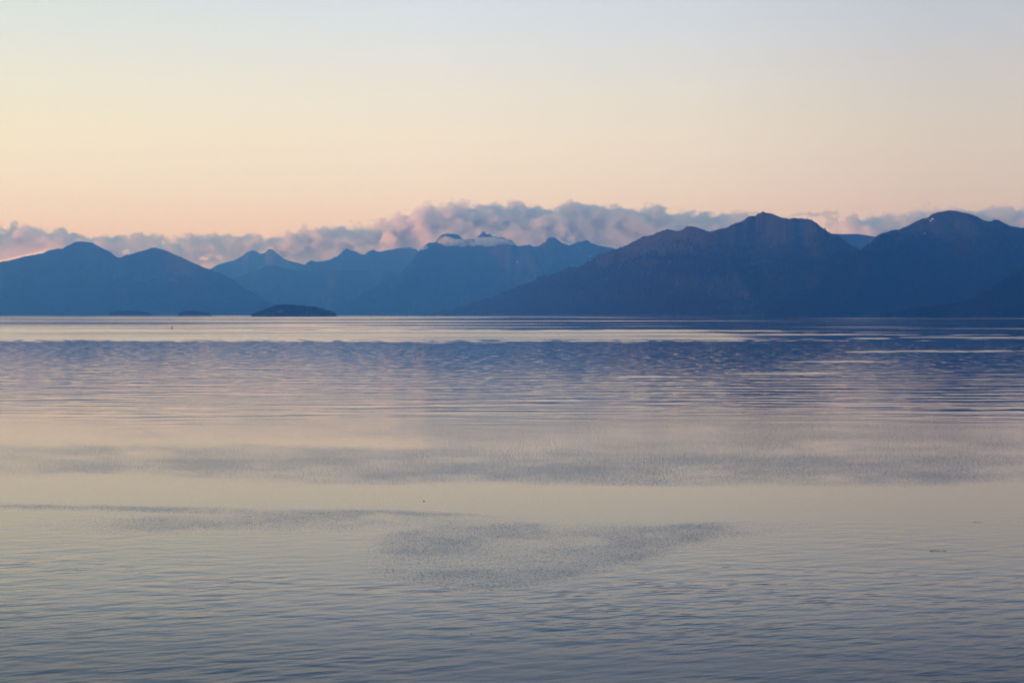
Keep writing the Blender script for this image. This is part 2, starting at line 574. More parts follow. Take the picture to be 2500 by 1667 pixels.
def terrain(name, label, pts, shore, mat, k=2.1, step=3.0, rows=46, rough_px=1.0, spur=0.2, seed=1, conc=0.5, back=0.8, name_kind='structure'):
    pts = sorted(pts)
    xs = np.arange(pts[0][0], pts[-1][0] + 0.1, step)
    ys = np.interp(xs, [p[0] for p in pts], [p[1] for p in pts])
    # round the corners of the sighting polyline slightly, then roughen
    kern = np.array([0.25, 0.5, 0.25])
    ys = np.convolve(np.pad(ys, 1, mode='edge'), kern, 'valid')
    ys = ys - rough_px * 2.0 * (fbm(xs / 24.0, xs * 0 + seed, 5, seed, 0.62) - 0.5)
    cp, sp = math.cos(PITCH), math.sin(PITCH)
    v = (833.5 - ys) / FPX
    dy_, dz_ = cp + v * sp, -sp + v * cp
    mm = dz_ / dy_                                   # rise per metre ahead
    uu = (xs - 1250.0) / FPX / dy_                   # sideways per metre ahead
    wob = 1 + 0.25 * (fbm(xs / 180.0, xs * 0 + 3.3 * seed, 3, seed + 5) - 0.5)
    if isinstance(shore, (list, tuple)):
        shore = np.interp(xs, [p[0] for p in shore], [p[1] for p in shore])
        kw = np.hanning(121)
        shore = np.convolve(np.pad(shore, 60, mode='edge'), kw / kw.sum(), 'valid')
    sh = shore * (1 + 0.02 * (fbm(xs / 120.0, xs * 0 + 1.7, 3, seed + 9) - 0.5))
    kk = k * wob
    kw2 = np.hanning(min(35, 2 * (len(xs) // 6) + 1))

    def soft(arr):
        h_ = len(kw2) // 2
        return np.convolve(np.pad(arr, h_, mode='edge'), kw2 / kw2.sum(), 'valid')
    Yc = (sh + CAM_H * kk) / (1 - kk * np.maximum(soft(mm), 0))
    Yc = np.maximum(Yc, sh + 60)
    H = np.maximum(CAM_H + mm * Yc, 1.0)
    Hs = soft(H)
    nb = rows // 3
    tf = np.linspace(0, 1, rows)
    tb = np.linspace(0, 1, nb + 1)[1:]
    T, UU = np.meshgrid(tf, uu, indexing='ij')
    Yf = sh[None] + (Yc - sh)[None] * T
    X = UU * Yf
    prof = (1 - conc) * T + conc * T * T
    sp_n = ridged(X / 900.0 + 0.5 * fbm(X / 700.0, T * 1.5, 3, seed + 20), T * 1.1 + seed, 5, seed + 30) - 0.52
    small = fbm(X / 160.0, Yf / 160.0, 4, seed + 40) - 0.5
    env = np.clip(4 * T * (1 - T), 0, 1)
    Z = (Hs[None] + (H - Hs)[None] * T ** 6) * (prof + spur * env * sp_n * 1.6 + 0.06 * env * small)
    los = CAM_H + mm[None] * Yf
    Z = np.minimum(Z, los - (1 - T) * 0.02 * H[None])
    Z[0] = -3.0
    Z[1:] = np.maximum(Z[1:], -1.0)
    Z[-1] = H
    T2, UU2 = np.meshgrid(tb, uu, indexing='ij')
    Yb = Yc[None] + back * (Yc - sh)[None] * T2
    X2 = UU2 * Yb
    Z2 = np.minimum(H[None] * (1 - T2) ** 1.3 * (1 + 0.1 * (fbm(X2 / 300, Yb / 300, 3, seed + 50) - 0.5)), (CAM_H + mm[None] * Yb) - 0.02 * H[None]) - 3 * T2
    Xa, Ya, Za = np.vstack([X, X2]), np.vstack([Yf, Yb]), np.vstack([Z, Z2])
    nr, nc = Xa.shape
    V = np.stack([Xa.ravel(), Ya.ravel(), Za.ravel()], 1)
    i = np.arange(nr - 1)[:, None]
    j = np.arange(nc - 1)[None, :]
    F = np.stack([(i * nc + j).ravel(), (i * nc + j + 1).ravel(), ((i + 1) * nc + j + 1).ravel(), ((i + 1) * nc + j).ravel()], 1)
    o = mesh_from(name, V, F, mat)
    tag(o, label, kind=name_kind)
    return o, (Xa[:rows + 2], Ya[:rows + 2], Za[:rows + 2])


TRACE = {}
TRACE['left'] = [(-160, 668), (-60, 652)] + z1([(0, 505), (50, 492), (130, 475), (240, 458), (300, 440), (340, 424), (425, 410), (450, 396), (500, 370), (530, 365), (560, 364), (610, 367), (650, 380), (680, 398), (720, 418), (760, 440), (780, 458), (808, 472), (850, 460), (900, 444), (960, 428), (1000, 420), (1030, 409), (1060, 407), (1090, 414), (1120, 420), (1150, 430), (1190, 453), (1240, 475), (1290, 497), (1340, 520), (1400, 541), (1440, 553), (1500, 575), (1550, 600), (1600, 632), (1650, 668), (1700, 700), (1750, 727), (1800, 757), (1850, 785), (1900, 812), (1980, 846), (2060, 873)])
TRACE['twin'] = z1([(1250, 640), (1340, 600), (1440, 550), (1490, 522), (1540, 507), (1600, 492), (1650, 465), (1690, 435), (1722, 422), (1745, 428), (1780, 450), (1800, 442), (1815, 440), (1830, 420), (1850, 412), (1870, 420), (1900, 450), (1950, 488), (2000, 500), (2080, 520), (2200, 560), (2400, 640), (2600, 740)])
TRACE['snowy'] = z1([(1950, 640), (2030, 560), (2080, 525), (2110, 503), (2130, 495), (2160, 500), (2250, 495), (2300, 470), (2340, 444)]) + z2([(110, 425), (130, 417), (160, 430), (190, 428), (230, 450), (255, 455), (285, 425), (310, 420), (360, 432), (420, 415), (480, 408), (540, 405), (570, 397), (600, 410), (640, 440), (760, 520), (900, 620)])
TRACE['foothill'] = z1([(1400, 760), (1500, 690), (1590, 622), (1650, 597), (1700, 580), (1800, 540), (1870, 525), (1940, 545), (2050, 562), (2150, 575), (2240, 570)]) + z2([(60, 566), (150, 560), (260, 556), (400, 560), (560, 600), (800, 700)])
TRACE['central'] = z2([(40, 850), (60, 830), (200, 745), (350, 650), (480, 585), (560, 520), (620, 430), (650, 400), (680, 376), (700, 365), (715, 366), (730, 370), (745, 350), (780, 322), (810, 314), (840, 305), (870, 312), (892, 318), (930, 350), (1000, 345), (1030, 328), (1048, 310), (1066, 284), (1076, 305), (1092, 322), (1110, 300), (1122, 326), (1150, 332), (1190, 330), (1215, 346), (1245, 354), (1270, 368), (1295, 400), (1340, 390), (1380, 388), (1410, 398), (1450, 390), (1470, 370), (1490, 350), (1515, 337), (1535, 335), (1560, 345), (1600, 380), (1640, 385), (1700, 370), (1740, 362), (1780, 350), (1795, 375), (1850, 390), (1950, 410), (2060, 470), (2200, 560), (2400, 700)])
TRACE['right'] = z2([(560, 874), (680, 858), (800, 838), (950, 800), (1080, 756), (1200, 712), (1350, 655), (1500, 596), (1550, 580), (1600, 563), (1640, 548), (1700, 540), (1750, 520), (1800, 490), (1850, 460), (1900, 440), (1950, 420), (2020, 400), (2080, 365), (2150, 330), (2230, 310), (2238, 308)]) + z3([(0, 283), (40, 268), (80, 262), (150, 265), (200, 252), (240, 244), (262, 246), (300, 262), (345, 285), (400, 265), (460, 250), (500, 230), (545, 215), (580, 185), (620, 170), (643, 166), (650, 157), (665, 158), (685, 149), (705, 158), (740, 156), (770, 170), (800, 183), (830, 190), (870, 192), (905, 197), (940, 192), (985, 197), (1020, 220), (1060, 243), (1100, 268), (1135, 290), (1170, 310), (1220, 345), (1280, 378), (1360, 430), (1460, 520), (1600, 640), (1760, 760), (1900, 815)])
TRACE['saddle'] = z3([(900, 420), (1000, 340), (1080, 300), (1130, 290), (1200, 292), (1240, 291), (1280, 290), (1340, 297), (1405, 308), (1500, 350), (1600, 420)])
TRACE['farright'] = z3([(700, 812), (850, 750), (1000, 660), (1120, 560), (1220, 470), (1300, 402), (1340, 370), (1370, 345), (1410, 305), (1450, 288), (1470, 284), (1490, 275), (1550, 265), (1600, 250), (1650, 215), (1700, 198), (1740, 185), (1770, 160), (1810, 150), (1850, 145), (1900, 146), (1930, 150), (1990, 160), (2050, 180), (2100, 203), (2130, 215), (2150, 206), (2165, 200), (2190, 206), (2220, 225), (2260, 240), (2300, 245), (2352, 250)]) + [(2560, 566), (2650, 600)]
TRACE['headland'] = z5([(-400, 1028), (0, 990), (200, 935), (400, 905), (600, 890), (900, 850), (1100, 812), (1300, 742), (1500, 664), (1650, 590), (1800, 492), (1950, 402), (2100, 302), (2250, 202), (2352, 132)]) + [(2530, 640), (2640, 612)]

GRID = {}
OBJ = {}
for key, label, shore, mat, k, rp, spur, seed, conc in (
        ('twin', 'pale hazy far mountain with twin pointed summits', 28000, MAT_FAR, 2.0, 0.8, 0.2, 3, 0.5),
        ('snowy', 'hazy blue mountain with small snow-streaked peaks behind the low foothill', 25600, MAT_FAR, 1.9, 4.5, 0.22, 4, 0.5),
        ('foothill', 'low rounded blue foothill below the twin summits', 23600, MAT_FAR, 2.2, 0.8, 0.2, 5, 0.4),
        ('central', 'broad blue mountain with jagged peaks half wrapped in pink cloud', 21000, MAT_FAR, 2.1, 4.5, 0.24, 6, 0.45),
        ('left', 'blue double-humped mountain ridge above the two small islands', 19000, MAT_NEAR, 2.2, 3.5, 0.2, 7, 0.35),
        ('saddle', 'short low ridge closing the gap between the two dark mountains', 15200, MAT_NEAR, 2.0, 0.8, 0.15, 8, 0.4),
        ('right', 'dark blue mountain with knobbly reddish summit crest and long wooded flank', [(1000, 18500), (1250, 16000), (1450, 12800), (1660, 10200), (1850, 9600)], MAT_NEAR, 2.1, 5.5, 0.18, 9, 0.35),
        ('farright', 'dark blue dome-topped mountain with cloud brushing its summit', 9400, MAT_NEAR, 2.1, 4.5, 0.30, 10, 0.35),
        ('headland', 'very dark wooded slope coming down to the shore at the frame edge', 7900, MAT_NEAR, 2.2, 1.2, 0.2, 12, 0.3)):
    OBJ[key], GRID[key] = terrain('mountain', label, TRACE[key], shore, mat, k=k, rough_px=rp, spur=spur, seed=seed, conc=conc)


# ------------------------------------------------------------------ forests (uncountable: one mass per slope)
def forest(label, grid, n, hmin, hmax, zmax, seed, keep=None, sides=5, zmin=2.0):
    rg = np.random.default_rng(seed)
    Xa, Ya, Za = grid
    nr, nc = Xa.shape
    # pick cells by area
    wdt = np.hypot(np.diff(Xa, axis=1)[:-1], np.diff(Ya, axis=1)[:-1])
    dep = np.hypot(np.diff(Xa, axis=0)[:, :-1], np.diff(Ya, axis=0)[:, :-1])
    area = wdt * dep
    zc_ = Za[:-1, :-1] + zmax * 0.45 * (fbm(Xa[:-1, :-1] / 260, Ya[:-1, :-1] / 260, 4, seed) - 0.5)
    thin = np.clip((zmax + 90 - zc_) / 260.0, 0, 1) ** 2
    area = area * thin
    area = np.where((zc_ < zmax + 90) & (Za[:-1, :-1] > zmin), area, 0).ravel()
    if area.sum() <= 0:
        return None
    idx = rg.choice(len(area), n, p=area / area.sum())
    i, j = idx // (nc - 1), idx % (nc - 1)
    a, b_ = rg.random(n), rg.random(n)

    def bil(M):
        return (M[i, j] * (1 - a) + M[i, j + 1] * a) * (1 - b_) + (M[i + 1, j] * (1 - a) + M[i + 1, j + 1] * a) * b_
    px_, py_, pz_ = bil(Xa), bil(Ya), bil(Za)
    if keep is not None:
        ok = keep(px_, py_, pz_, rg)
        px_, py_, pz_ = px_[ok], py_[ok], pz_[ok]
        n = len(px_)
    hh = hmin + (hmax - hmin) * rg.random(n) ** 1.4
    rr = hh * (0.16 + 0.10 * rg.random(n))
    V = np.zeros((n, sides + 1, 3))
    ph = rg.random(n) * 6.28
    for q in range(sides):
        th = ph + q * 2 * math.pi / sides
        jit = rr * (0.8 + 0.4 * rg.random(n))
        V[:, q, 0] = px_ + jit * np.cos(th)
        V[:, q, 1] = py_ + jit * np.sin(th)
        V[:, q, 2] = pz_ - 0.3 + hh * 0.08 * rg.random(n)
    V[:, sides, 0] = px_ + 0.03 * hh * rg.standard_normal(n)
    V[:, sides, 1] = py_
    V[:, sides, 2] = pz_ + hh
    base = np.arange(n)[:, None] * (sides + 1)
    F = np.concatenate([base + np.array([[q, (q + 1) % sides, sides]]) for q in range(sides)], 0)
    o = mesh_from('forest', V.reshape(-1, 3), F, MAT_SPRUCE, smooth=False)
    tag(o, label, kind='stuff')
    return o


forest('dark spruce forest clothing the long flank of the knobbly summit', GRID['right'], 42000, 12, 22, 470, 101)
forest('dark spruce forest below the dome-topped mountain', GRID['farright'], 36000, 12, 22, 450, 102)
forest('nearly black spruce forest on the shore slope at the frame edge', GRID['headland'], 16000, 12, 22, 600, 103)
forest('hazy blue forest on the double-humped ridge', GRID['left'], 26000, 12, 20, 430, 104)


# ------------------------------------------------------------------ islands
def island(label, tlabel, pts, shore, ntree, seed, cliffs=(), k=1.6):
    o, g = terrain('island', label, pts, shore, MAT_ISLAND, k=k, step=1.5, rows=26, rough_px=0.5, spur=0.12, seed=seed, conc=-0.35, back=1.0)
    cl = []

    def keep(x, y, z, rg):
        pxs = 1250 + x / y * FPX
        pys = HORIZON + (CAM_H - z) / y * FPX
        ok = np.ones(len(x), bool)
        for cx, cy, rx, ry in cliffs:
            ok &= ((pxs - cx) / rx) ** 2 + ((pys - cy) / ry) ** 2 > 1
        return ok
    forest(tlabel, g, ntree, 9, 17, 500, seed + 60, keep, 6, 1.0)
    return o, g


big, gbig = island('largest of the low wooded islands, dark with pale rock bluffs', 'ragged dark spruces covering the largest island',
                   z4([(1475, 186), (1500, 172), (1560, 150), (1620, 126), (1680, 102), (1740, 93), (1800, 95), (1900, 102), (1950, 107), (2020, 115), (2080, 129), (2140, 145), (2190, 164), (2210, 176), (2214, 187)]), 10400, 2600, 21,
                   cliffs=((685, 761, 9, 6), (751, 764, 4, 5), (668, 768, 7, 2.5)))
island('small dark dome-shaped island nearest the largest island', 'dark spruces covering the dome-shaped island',
       z4([(822, 187), (850, 166), (880, 151), (920, 144), (980, 146), (1050, 156), (1100, 170), (1132, 186)]), 13200, 900, 22)
island('low flat-topped hazy island, leftmost of the three', 'hazy spruces covering the flat-topped island',
       z4([(230, 188), (240, 167), (280, 154), (340, 146), (420, 143), (500, 148), (560, 161), (600, 176), (620, 188)]), 14300, 1000, 23)


def surface_patch(name, mat, target, cx, cy, rx, ry, lift, parent=None, label=None, category=None, seed=0, group=None):
    """A thin irregular sheet lying on a slope where it is sighted (snow, bare rock)."""
    me = target.data
    bv = BVHTree.FromPolygons([v.co for v in me.vertices], [p.vertices for p in me.polygons])
    rg = np.random.default_rng(seed)
    rings, seg = 3, 14
    pts, offs = [], []
    jit = 0.75 + 0.5 * rg.random(seg)
    for q in range(rings + 1):
        for s_ in range(seg if q else 1):
            th = 2 * math.pi * s_ / seg
            f = q / rings * (jit[s_] if q else 1)
            dd = Vector(ray_dir(cx + rx * f * math.cos(th), cy + ry * f * math.sin(th)))
            hit, nrm, _, _ = bv.ray_cast(Vector((0, 0, CAM_H)), dd.normalized())
            if hit is None:
                return None
            if nrm.z < 0:
                nrm = -nrm
            pts.append(hit + nrm * lift * (1 - 0.8 * (q / rings) ** 2))
    bm = bmesh.new()
    vs_ = [bm.verts.new(p) for p in pts]
    for s_ in range(seg):
        bm.faces.new((vs_[0], vs_[1 + s_], vs_[1 + (s_ + 1) % seg]))
    for q in range(1, rings):
        for s_ in range(seg):
            a0, a1 = 1 + (q - 1) * seg, 1 + q * seg
            bm.faces.new((vs_[a0 + s_], vs_[a1 + s_], vs_[a1 + (s_ + 1) % seg], vs_[a0 + (s_ + 1) % seg]))
    o = obj_bm(name, bm, mat, parent, smooth=True)
    tag(o, label, category, group)
    return o


for q, (cx, cy, rx, ry) in enumerate(((680, 761, 3.5, 5), (688, 760, 5, 4), (668, 768.5, 6, 1.6), (750, 764, 2.0, 4.0), (756, 766, 3, 2.2))):
    surface_patch('rock_face', MAT_ROCK, big, cx, cy, rx, ry, 2.0, big, seed=q)
surface_patch('snow_patch', MAT_SNOW, OBJ['farright'], 2277, 535.5, 3.6, 1.2, 6.0, None, 'brightest white snow streak just under the dome summit', 'snow patch', 31, 'old snow on the slopes')
surface_patch('snow_patch', MAT_SNOW, OBJ['farright'], 2272, 540, 2.2, 0.8, 6.0, None, 'fainter snow sliver just below the bright summit streak', 'snow patch', 32, 'old snow on the slopes')
surface_patch('snow_patch', MAT_SNOW, OBJ['farright'], 2258, 571, 1.3, 0.9, 6.0, None, 'tiny snow dot midway down the dome-topped mountain', 'snow patch', 33, 'old snow on the slopes')
surface_patch('snow_patch', MAT_SNOW, OBJ['central'], 1263, 640.5, 2.4, 1.0, 8.0, None, 'small snow fleck in a hollow of the broad central mountain', 'snow patch', 34, 'old snow on the slopes')
surface_patch('snow_patch', MAT_SNOW, OBJ['central'], 1440, 626, 2.0, 0.9, 8.0, None, 'snow fleck right beside the long wooded flank', 'snow patch', 35, 'old snow on the slopes')


# ------------------------------------------------------------------ clouds
def ico(sub=2):
    bm = bmesh.new()
    bmesh.ops.create_icosphere(bm, subdivisions=sub, radius=1.0)
    v = np.array([x.co[:] for x in bm.verts])
    f = np.array([[q.index for q in p.verts] for p in bm.faces])
    bm.free()
    return v, f


ICO_V, ICO_F = ico(2)


def volume_mat(name, density, colr=(0.98, 0.98, 0.98), g=0.2):
    m, t = new_mat(name)
    p = t.n('ShaderNodeVolumePrincipled')
    p.inputs['Color'].default_value = tuple(colr) + (1,)
    p.inputs['Density'].default_value = density
    p.inputs['Anisotropy'].default_value = g
    out = t.n('ShaderNodeOutputMaterial')
    t.link(p.outputs[0], out.inputs['Volume'])
    return m




def wispy_mat(name, density, cell, lo, hi, step, outline=None, mid_y=0.0, thick=600.0, holes=()):
    """Vapour torn into billows and wisps by noise in the air itself; outline = (x, z) points of a bank's crest, where it thins out."""
    m, t = new_mat(name)
    tc = t.n('ShaderNodeTexCoord')
    P = tc.outputs['Object']

    def noise(c, det, sz):
        nz = t.n('ShaderNodeTexNoise')
        nz.inputs['Scale'].default_value = 1.0
        nz.inputs['Detail'].default_value = det
        nz.inputs['Roughness'].default_value = 0.62
        t.link(t.vmath('MULTIPLY', P, (1 / c, 1 / c, sz / c)), nz.inputs['Vector'])
        return nz.outputs['Fac']
    val = noise(cell, 4.0, 1.3)
    if outline:
        xyz = t.n('ShaderNodeSeparateXYZ')
        t.link(P, xyz.inputs[0])
        x0, x1, zs = outline[0][0], outline[-1][0], 4000.0
        fc = t.n('ShaderNodeFloatCurve')
        cv = fc.mapping.curves[0]
        pts_ = [((x - x0) / (x1 - x0), z / zs) for x, z in outline]
        cv.points[0].location = pts_[0]
        cv.points[1].location = pts_[-1]
        for u_, v_ in pts_[1:-1]:
            cv.points.new(u_, v_)
        for cp_ in cv.points:
            cp_.handle_type = 'VECTOR'
        fc.mapping.update()
        t.link(t.math('DIVIDE', t.math('SUBTRACT', xyz.outputs[0], x0), x1 - x0, clamp=True), fc.inputs['Value'])
        below = t.math('SUBTRACT', t.math('MULTIPLY', fc.outputs[0], zs), xyz.outputs[2])       # metres below the crest
        bz = t.math('DIVIDE', t.math('ADD', below, -25.0), 300.0)
        inside = t.math('SUBTRACT', thick, t.math('ABSOLUTE', t.math('SUBTRACT', xyz.outputs[1], mid_y)))
        by = t.math('DIVIDE', inside, 420.0)
        bxe = t.math('MINIMUM', t.math('DIVIDE', t.math('SUBTRACT', xyz.outputs[0], x0 + 350.0), 1000.0), t.math('DIVIDE', t.math('SUBTRACT', x1 - 250.0, xyz.outputs[0]), 900.0))
        base = t.math('MINIMUM', t.math('MINIMUM', t.math('MINIMUM', bz, by), bxe), 0.75)
        big_n = noise(cell * 2.3, 1.0, 1.2)
        val = t.math('ADD', base, t.math('MULTIPLY', t.math('SUBTRACT', val, 0.52), 3.0))
        val = t.math('ADD', val, t.math('MULTIPLY', t.math('SUBTRACT', big_n, 0.5), 1.5))
        for gx, gz, gw, gh in holes:
            dx_ = t.math('DIVIDE', t.math('SUBTRACT', xyz.outputs[0], gx), gw)
            dz_ = t.math('DIVIDE', t.math('SUBTRACT', xyz.outputs[2], gz), gh)
            rr_ = t.math('SQRT', t.math('ADD', t.math('MULTIPLY', dx_, dx_), t.math('MULTIPLY', dz_, dz_)))
            val = t.math('SUBTRACT', val, t.math('MULTIPLY', t.math('SUBTRACT', 1.5, rr_, clamp=True), 0.65))
    mr = t.n('ShaderNodeMapRange', interpolation_type='SMOOTHSTEP')
    mr.inputs['From Min'].default_value = lo
    mr.inputs['From Max'].default_value = hi
    mr.inputs['To Min'].default_value = 0.0
    mr.inputs['To Max'].default_value = density
    t.link(val, mr.inputs['Value'])
    p = t.n('ShaderNodeVolumePrincipled')
    p.inputs['Color'].default_value = (1, 1, 1, 1)
    p.inputs['Anisotropy'].default_value = 0.35
    t.link(mr.outputs[0], p.inputs['Density'])
    out = t.n('ShaderNodeOutputMaterial')
    t.link(p.outputs[0], out.inputs['Volume'])
    m.cycles.volume_step_rate = step
    return m


MAT_MIST = wispy_mat('mist_vapour', 0.016, 150.0, 0.38, 0.66, 0.12)
MAT_WISP = volume_mat('thin_cloud_vapour', 0.007)


def vnoise3(p, seed=0):
    i = np.floor(p)
    f = p - i
    f = f * f * (3 - 2 * f)
    out = 0
    for dx in (0, 1):
        for dy in (0, 1):
            for dz in (0, 1):
                c = (i + (dx, dy, dz)).astype(np.int64)
                h = _perm[(_perm[(_perm[(c[:, 0] + seed * 57) & 65535] + c[:, 1]) & 65535] + c[:, 2]) & 65535] / 65535.0
                out = out + h * (f[:, 0] if dx else 1 - f[:, 0]) * (f[:, 1] if dy else 1 - f[:, 1]) * (f[:, 2] if dz else 1 - f[:, 2])
    return out


def billow(name, balls, mat, voxel, bump, seed, parent=None, fluff=1.0, grow=0.0):
    """Fuse balls (centre, radii) into one closed, ragged, billowy body."""
    C = np.array([b[0] for b in balls])
    S = np.array([b[1] for b in balls])
    V = (ICO_V[None] * S[:, None] + C[:, None]).reshape(-1, 3)
    F = (ICO_F[None] + (np.arange(len(balls)) * len(ICO_V))[:, None, None]).reshape(-1, 3)
    tmp = mesh_from('tmp', V, F, None)
    md = tmp.modifiers.new('r', 'REMESH')
    md.mode = 'VOXEL'
    md.voxel_size = voxel
    dg = bpy.context.evaluated_depsgraph_get()
    me = bpy.data.meshes.new_from_object(tmp.evaluated_get(dg))
    bpy.data.objects.remove(tmp)
    n = len(me.vertices)
    co = np.empty(n * 3, np.float32)
    me.vertices.foreach_get('co', co)
    nr = np.empty(n * 3, np.float32)
    me.vertices.foreach_get('normal', nr)
    co, nr = co.reshape(-1, 3).astype(float), nr.reshape(-1, 3)
    dsp = (0.5 - worley3(co + 31.7 * seed, bump * 4.5, seed)) * bump * 0.8
    for cell, amp in ((bump * 3.0, 1.6), (bump * 1.4, 1.1), (bump * 0.7, 0.7)):
        dsp = dsp + fluff * (vnoise3(co / cell + 9.1 * seed, seed) - 0.5) * amp * bump
    co = co + nr * (dsp + grow)[:, None]
    me.vertices.foreach_set('co', co.astype(np.float32).ravel())
    me.polygons.foreach_set('use_smooth', np.ones(len(me.polygons), bool))
    me.materials.clear()
    me.materials.append(mat)
    me.name = name
    o = bpy.data.objects.new(name, me)
    col.objects.link(o)
    o.parent = parent
    return o


def cloud(name, label, balls, mat, voxel, bump, group=None, category='cloud', kind=None, seed=0, grow=0.0):
    o = billow(name, balls, mat, voxel, bump, seed, grow=grow)
    tag(o, label, category, group, kind)
    return o


def cloud_bank(label, top, bottom, Y, thick, matname, group, holes=(), over=19.0):
    """A long bank of cloud: a smooth closed envelope round the sighted crest, filled with torn vapour."""
    mpp = Y / FPX
    tx, ty = [p[0] for p in top], [p[1] for p in top]
    bx, by = [p[0] for p in bottom], [p[1] for p in bottom]
    xs = np.linspace(tx[0], tx[-1], int((tx[-1] - tx[0]) / 7) + 2)
    yt = np.interp(xs, tx, ty)
    yt = np.minimum.reduce([np.roll(np.pad(yt, 2, mode='edge'), q)[2:-2] for q in (-2, -1, 0, 1, 2)])     # envelope stays above every knob
    yb = np.interp(xs, bx, by)
    seg = 20
    V = []
    for x, a, c in zip(xs, yt, yb):
        zt, zb = at_dist(x, a - over, Y)[2], at_dist(x, c, Y)[2]
        X = at_dist(x, a, Y)[0]
        for q in range(seg):
            th = 2 * math.pi * q / seg
            cs, sn = math.cos(th), math.sin(th)
            cs, sn = math.copysign(abs(cs) ** 0.6, cs), math.copysign(abs(sn) ** 0.6, sn)
            V.append((X, Y + cs * (thick + 60), (zt + zb) / 2 + sn * (zt - zb) / 2))
    n = len(xs)
    F = [(i * seg + q, i * seg + (q + 1) % seg, (i + 1) * seg + (q + 1) % seg, (i + 1) * seg + q) for i in range(n - 1) for q in range(seg)]
    V.append(tuple(np.mean(V[:seg], 0) - np.array([60, 0, 0])))
    V.append(tuple(np.mean(V[(n - 1) * seg:n * seg], 0) + np.array([60, 0, 0])))
    me = bpy.data.meshes.new('cloud')
    me.from_pydata(V, [], F + [(q, len(V) - 2, (q + 1) % seg) for q in range(seg)] +
                   [((n - 1) * seg + (q + 1) % seg, len(V) - 1, (n - 1) * seg + q) for q in range(seg)])
    bm = bmesh.new()
    bm.from_mesh(me)
    bmesh.ops.recalc_face_normals(bm, faces=bm.faces[:])
    bm.to_mesh(me)
    bm.free()
    crest = [(at_dist(px, py, Y)[0], at_dist(px, py, Y)[2]) for px, py in top]
    hl = [(at_dist(gx, gy, Y)[0], at_dist(gx, gy, Y)[2], gw * mpp, gh * mpp) for gx, gy, gw, gh in holes]
    me.materials.append(wispy_mat(matname, 0.026, 330.0, 0.0, 0.9, 900.0 / (crest[-1][0] - crest[0][0]), crest, Y, thick, hl))
    o = bpy.data.objects.new('cloud', me)
    col.objects.link(o)
    tag(o, label, 'cloud', group)
    return o


CY = 38800.0
TOP_L = [(-120, 558)] + z1([(0, 283), (60, 275), (100, 255), (130, 240), (170, 250), (230, 268), (290, 262), (310, 295), (350, 290), (400, 280), (470, 285), (520, 300), (580, 325), (620, 340), (700, 338), (745, 330), (780, 312), (830, 325), (900, 322), (950, 318), (1030, 308), (1100, 320), (1150, 338), (1250, 330), (1330, 325), (1420, 322), (1500, 328), (1600, 322), (1700, 318), (1760, 325), (1820, 342), (1860, 322), (1940, 318), (2000, 305), (2060, 280), (2110, 278), (2150, 275), (2210, 265), (2260, 278), (2310, 262), (2352, 265)]) + z2([(150, 262), (240, 262), (310, 240), (370, 228), (420, 240)]) + [(972, 575), (1000, 640)]
TOP_C = [(850, 680), (905, 655), (925, 600)] + z2([(380, 290), (420, 235), (440, 210), (500, 182), (530, 190), (560, 165), (620, 130), (680, 103), (720, 105), (740, 125), (800, 125), (860, 98), (920, 105), (990, 128), (1040, 120), (1110, 102), (1160, 110), (1210, 122), (1250, 100), (1280, 75), (1310, 67), (1345, 85), (1360, 115), (1430, 120), (1500, 145), (1550, 140)]) + [(1385, 545), (1420, 640)]
TOP_R1 = [(1270, 640), (1300, 560)] + z2([(1500, 148), (1550, 140), (1610, 115), (1680, 92), (1730, 105), (1800, 97), (1840, 105), (1850, 125), (1900, 112), (1960, 120), (2010, 135), (2080, 135), (2180, 128), (2230, 138)]) + z3([(0, 128), (60, 135), (110, 150), (200, 142), (260, 145), (330, 165), (450, 160), (480, 175), (560, 150), (610, 142), (630, 160), (700, 190)])
TOP_R2 = z3([(1050, 240), (1130, 230), (1210, 210), (1250, 180), (1300, 185), (1350, 185), (1440, 170), (1500, 145), (1540, 150), (1580, 170), (1640, 140), (1700, 128), (1800, 130), (1840, 135), (1900, 125), (1940, 108), (1970, 130), (2050, 130), (2120, 130), (2150, 110), (2190, 110), (2230, 125), (2260, 110), (2300, 115), (2352, 112)]) + [(2620, 508)]
CG = 'cloud banks behind the mountains'


TOP_L_AND_BLOCKER = [(-640, 492), (-480, 496), (-360, 500), (-240, 525)] + TOP_L  # unseen tall stretch beyond the left edge, added to shade the bank from sun
cloud_bank('long low grey-blue cloud bank behind the double-humped ridge, with added unseen sun-blocking end', TOP_L_AND_BLOCKER, [(-640, 770), (-140, 770), (-60, 640), (0, 634), (125, 606), (150, 650), (800, 690), (960, 680)], CY, 560.0, 'low_cloud', CG, holes=((506, 627, 40, 12), (316, 617, 34, 11)))
cloud_bank('tall billowing pink cumulus above the jagged central peaks', TOP_C, [(930, 680), (1360, 680)], CY - 60, 720.0, 'cumulus', CG)
cloud_bank('lilac flat-topped cloud bank between pink cumulus and knobbly summit', TOP_R1, [(1330, 690), (1870, 650)], CY + 100, 560.0, 'lilac_cloud', CG)
cloud_bank('lilac cloud bank behind the dome-topped mountain', TOP_R2, [(2000, 600), (2100, 640), (2620, 640)], CY, 560.0, 'summit_cloud', CG)
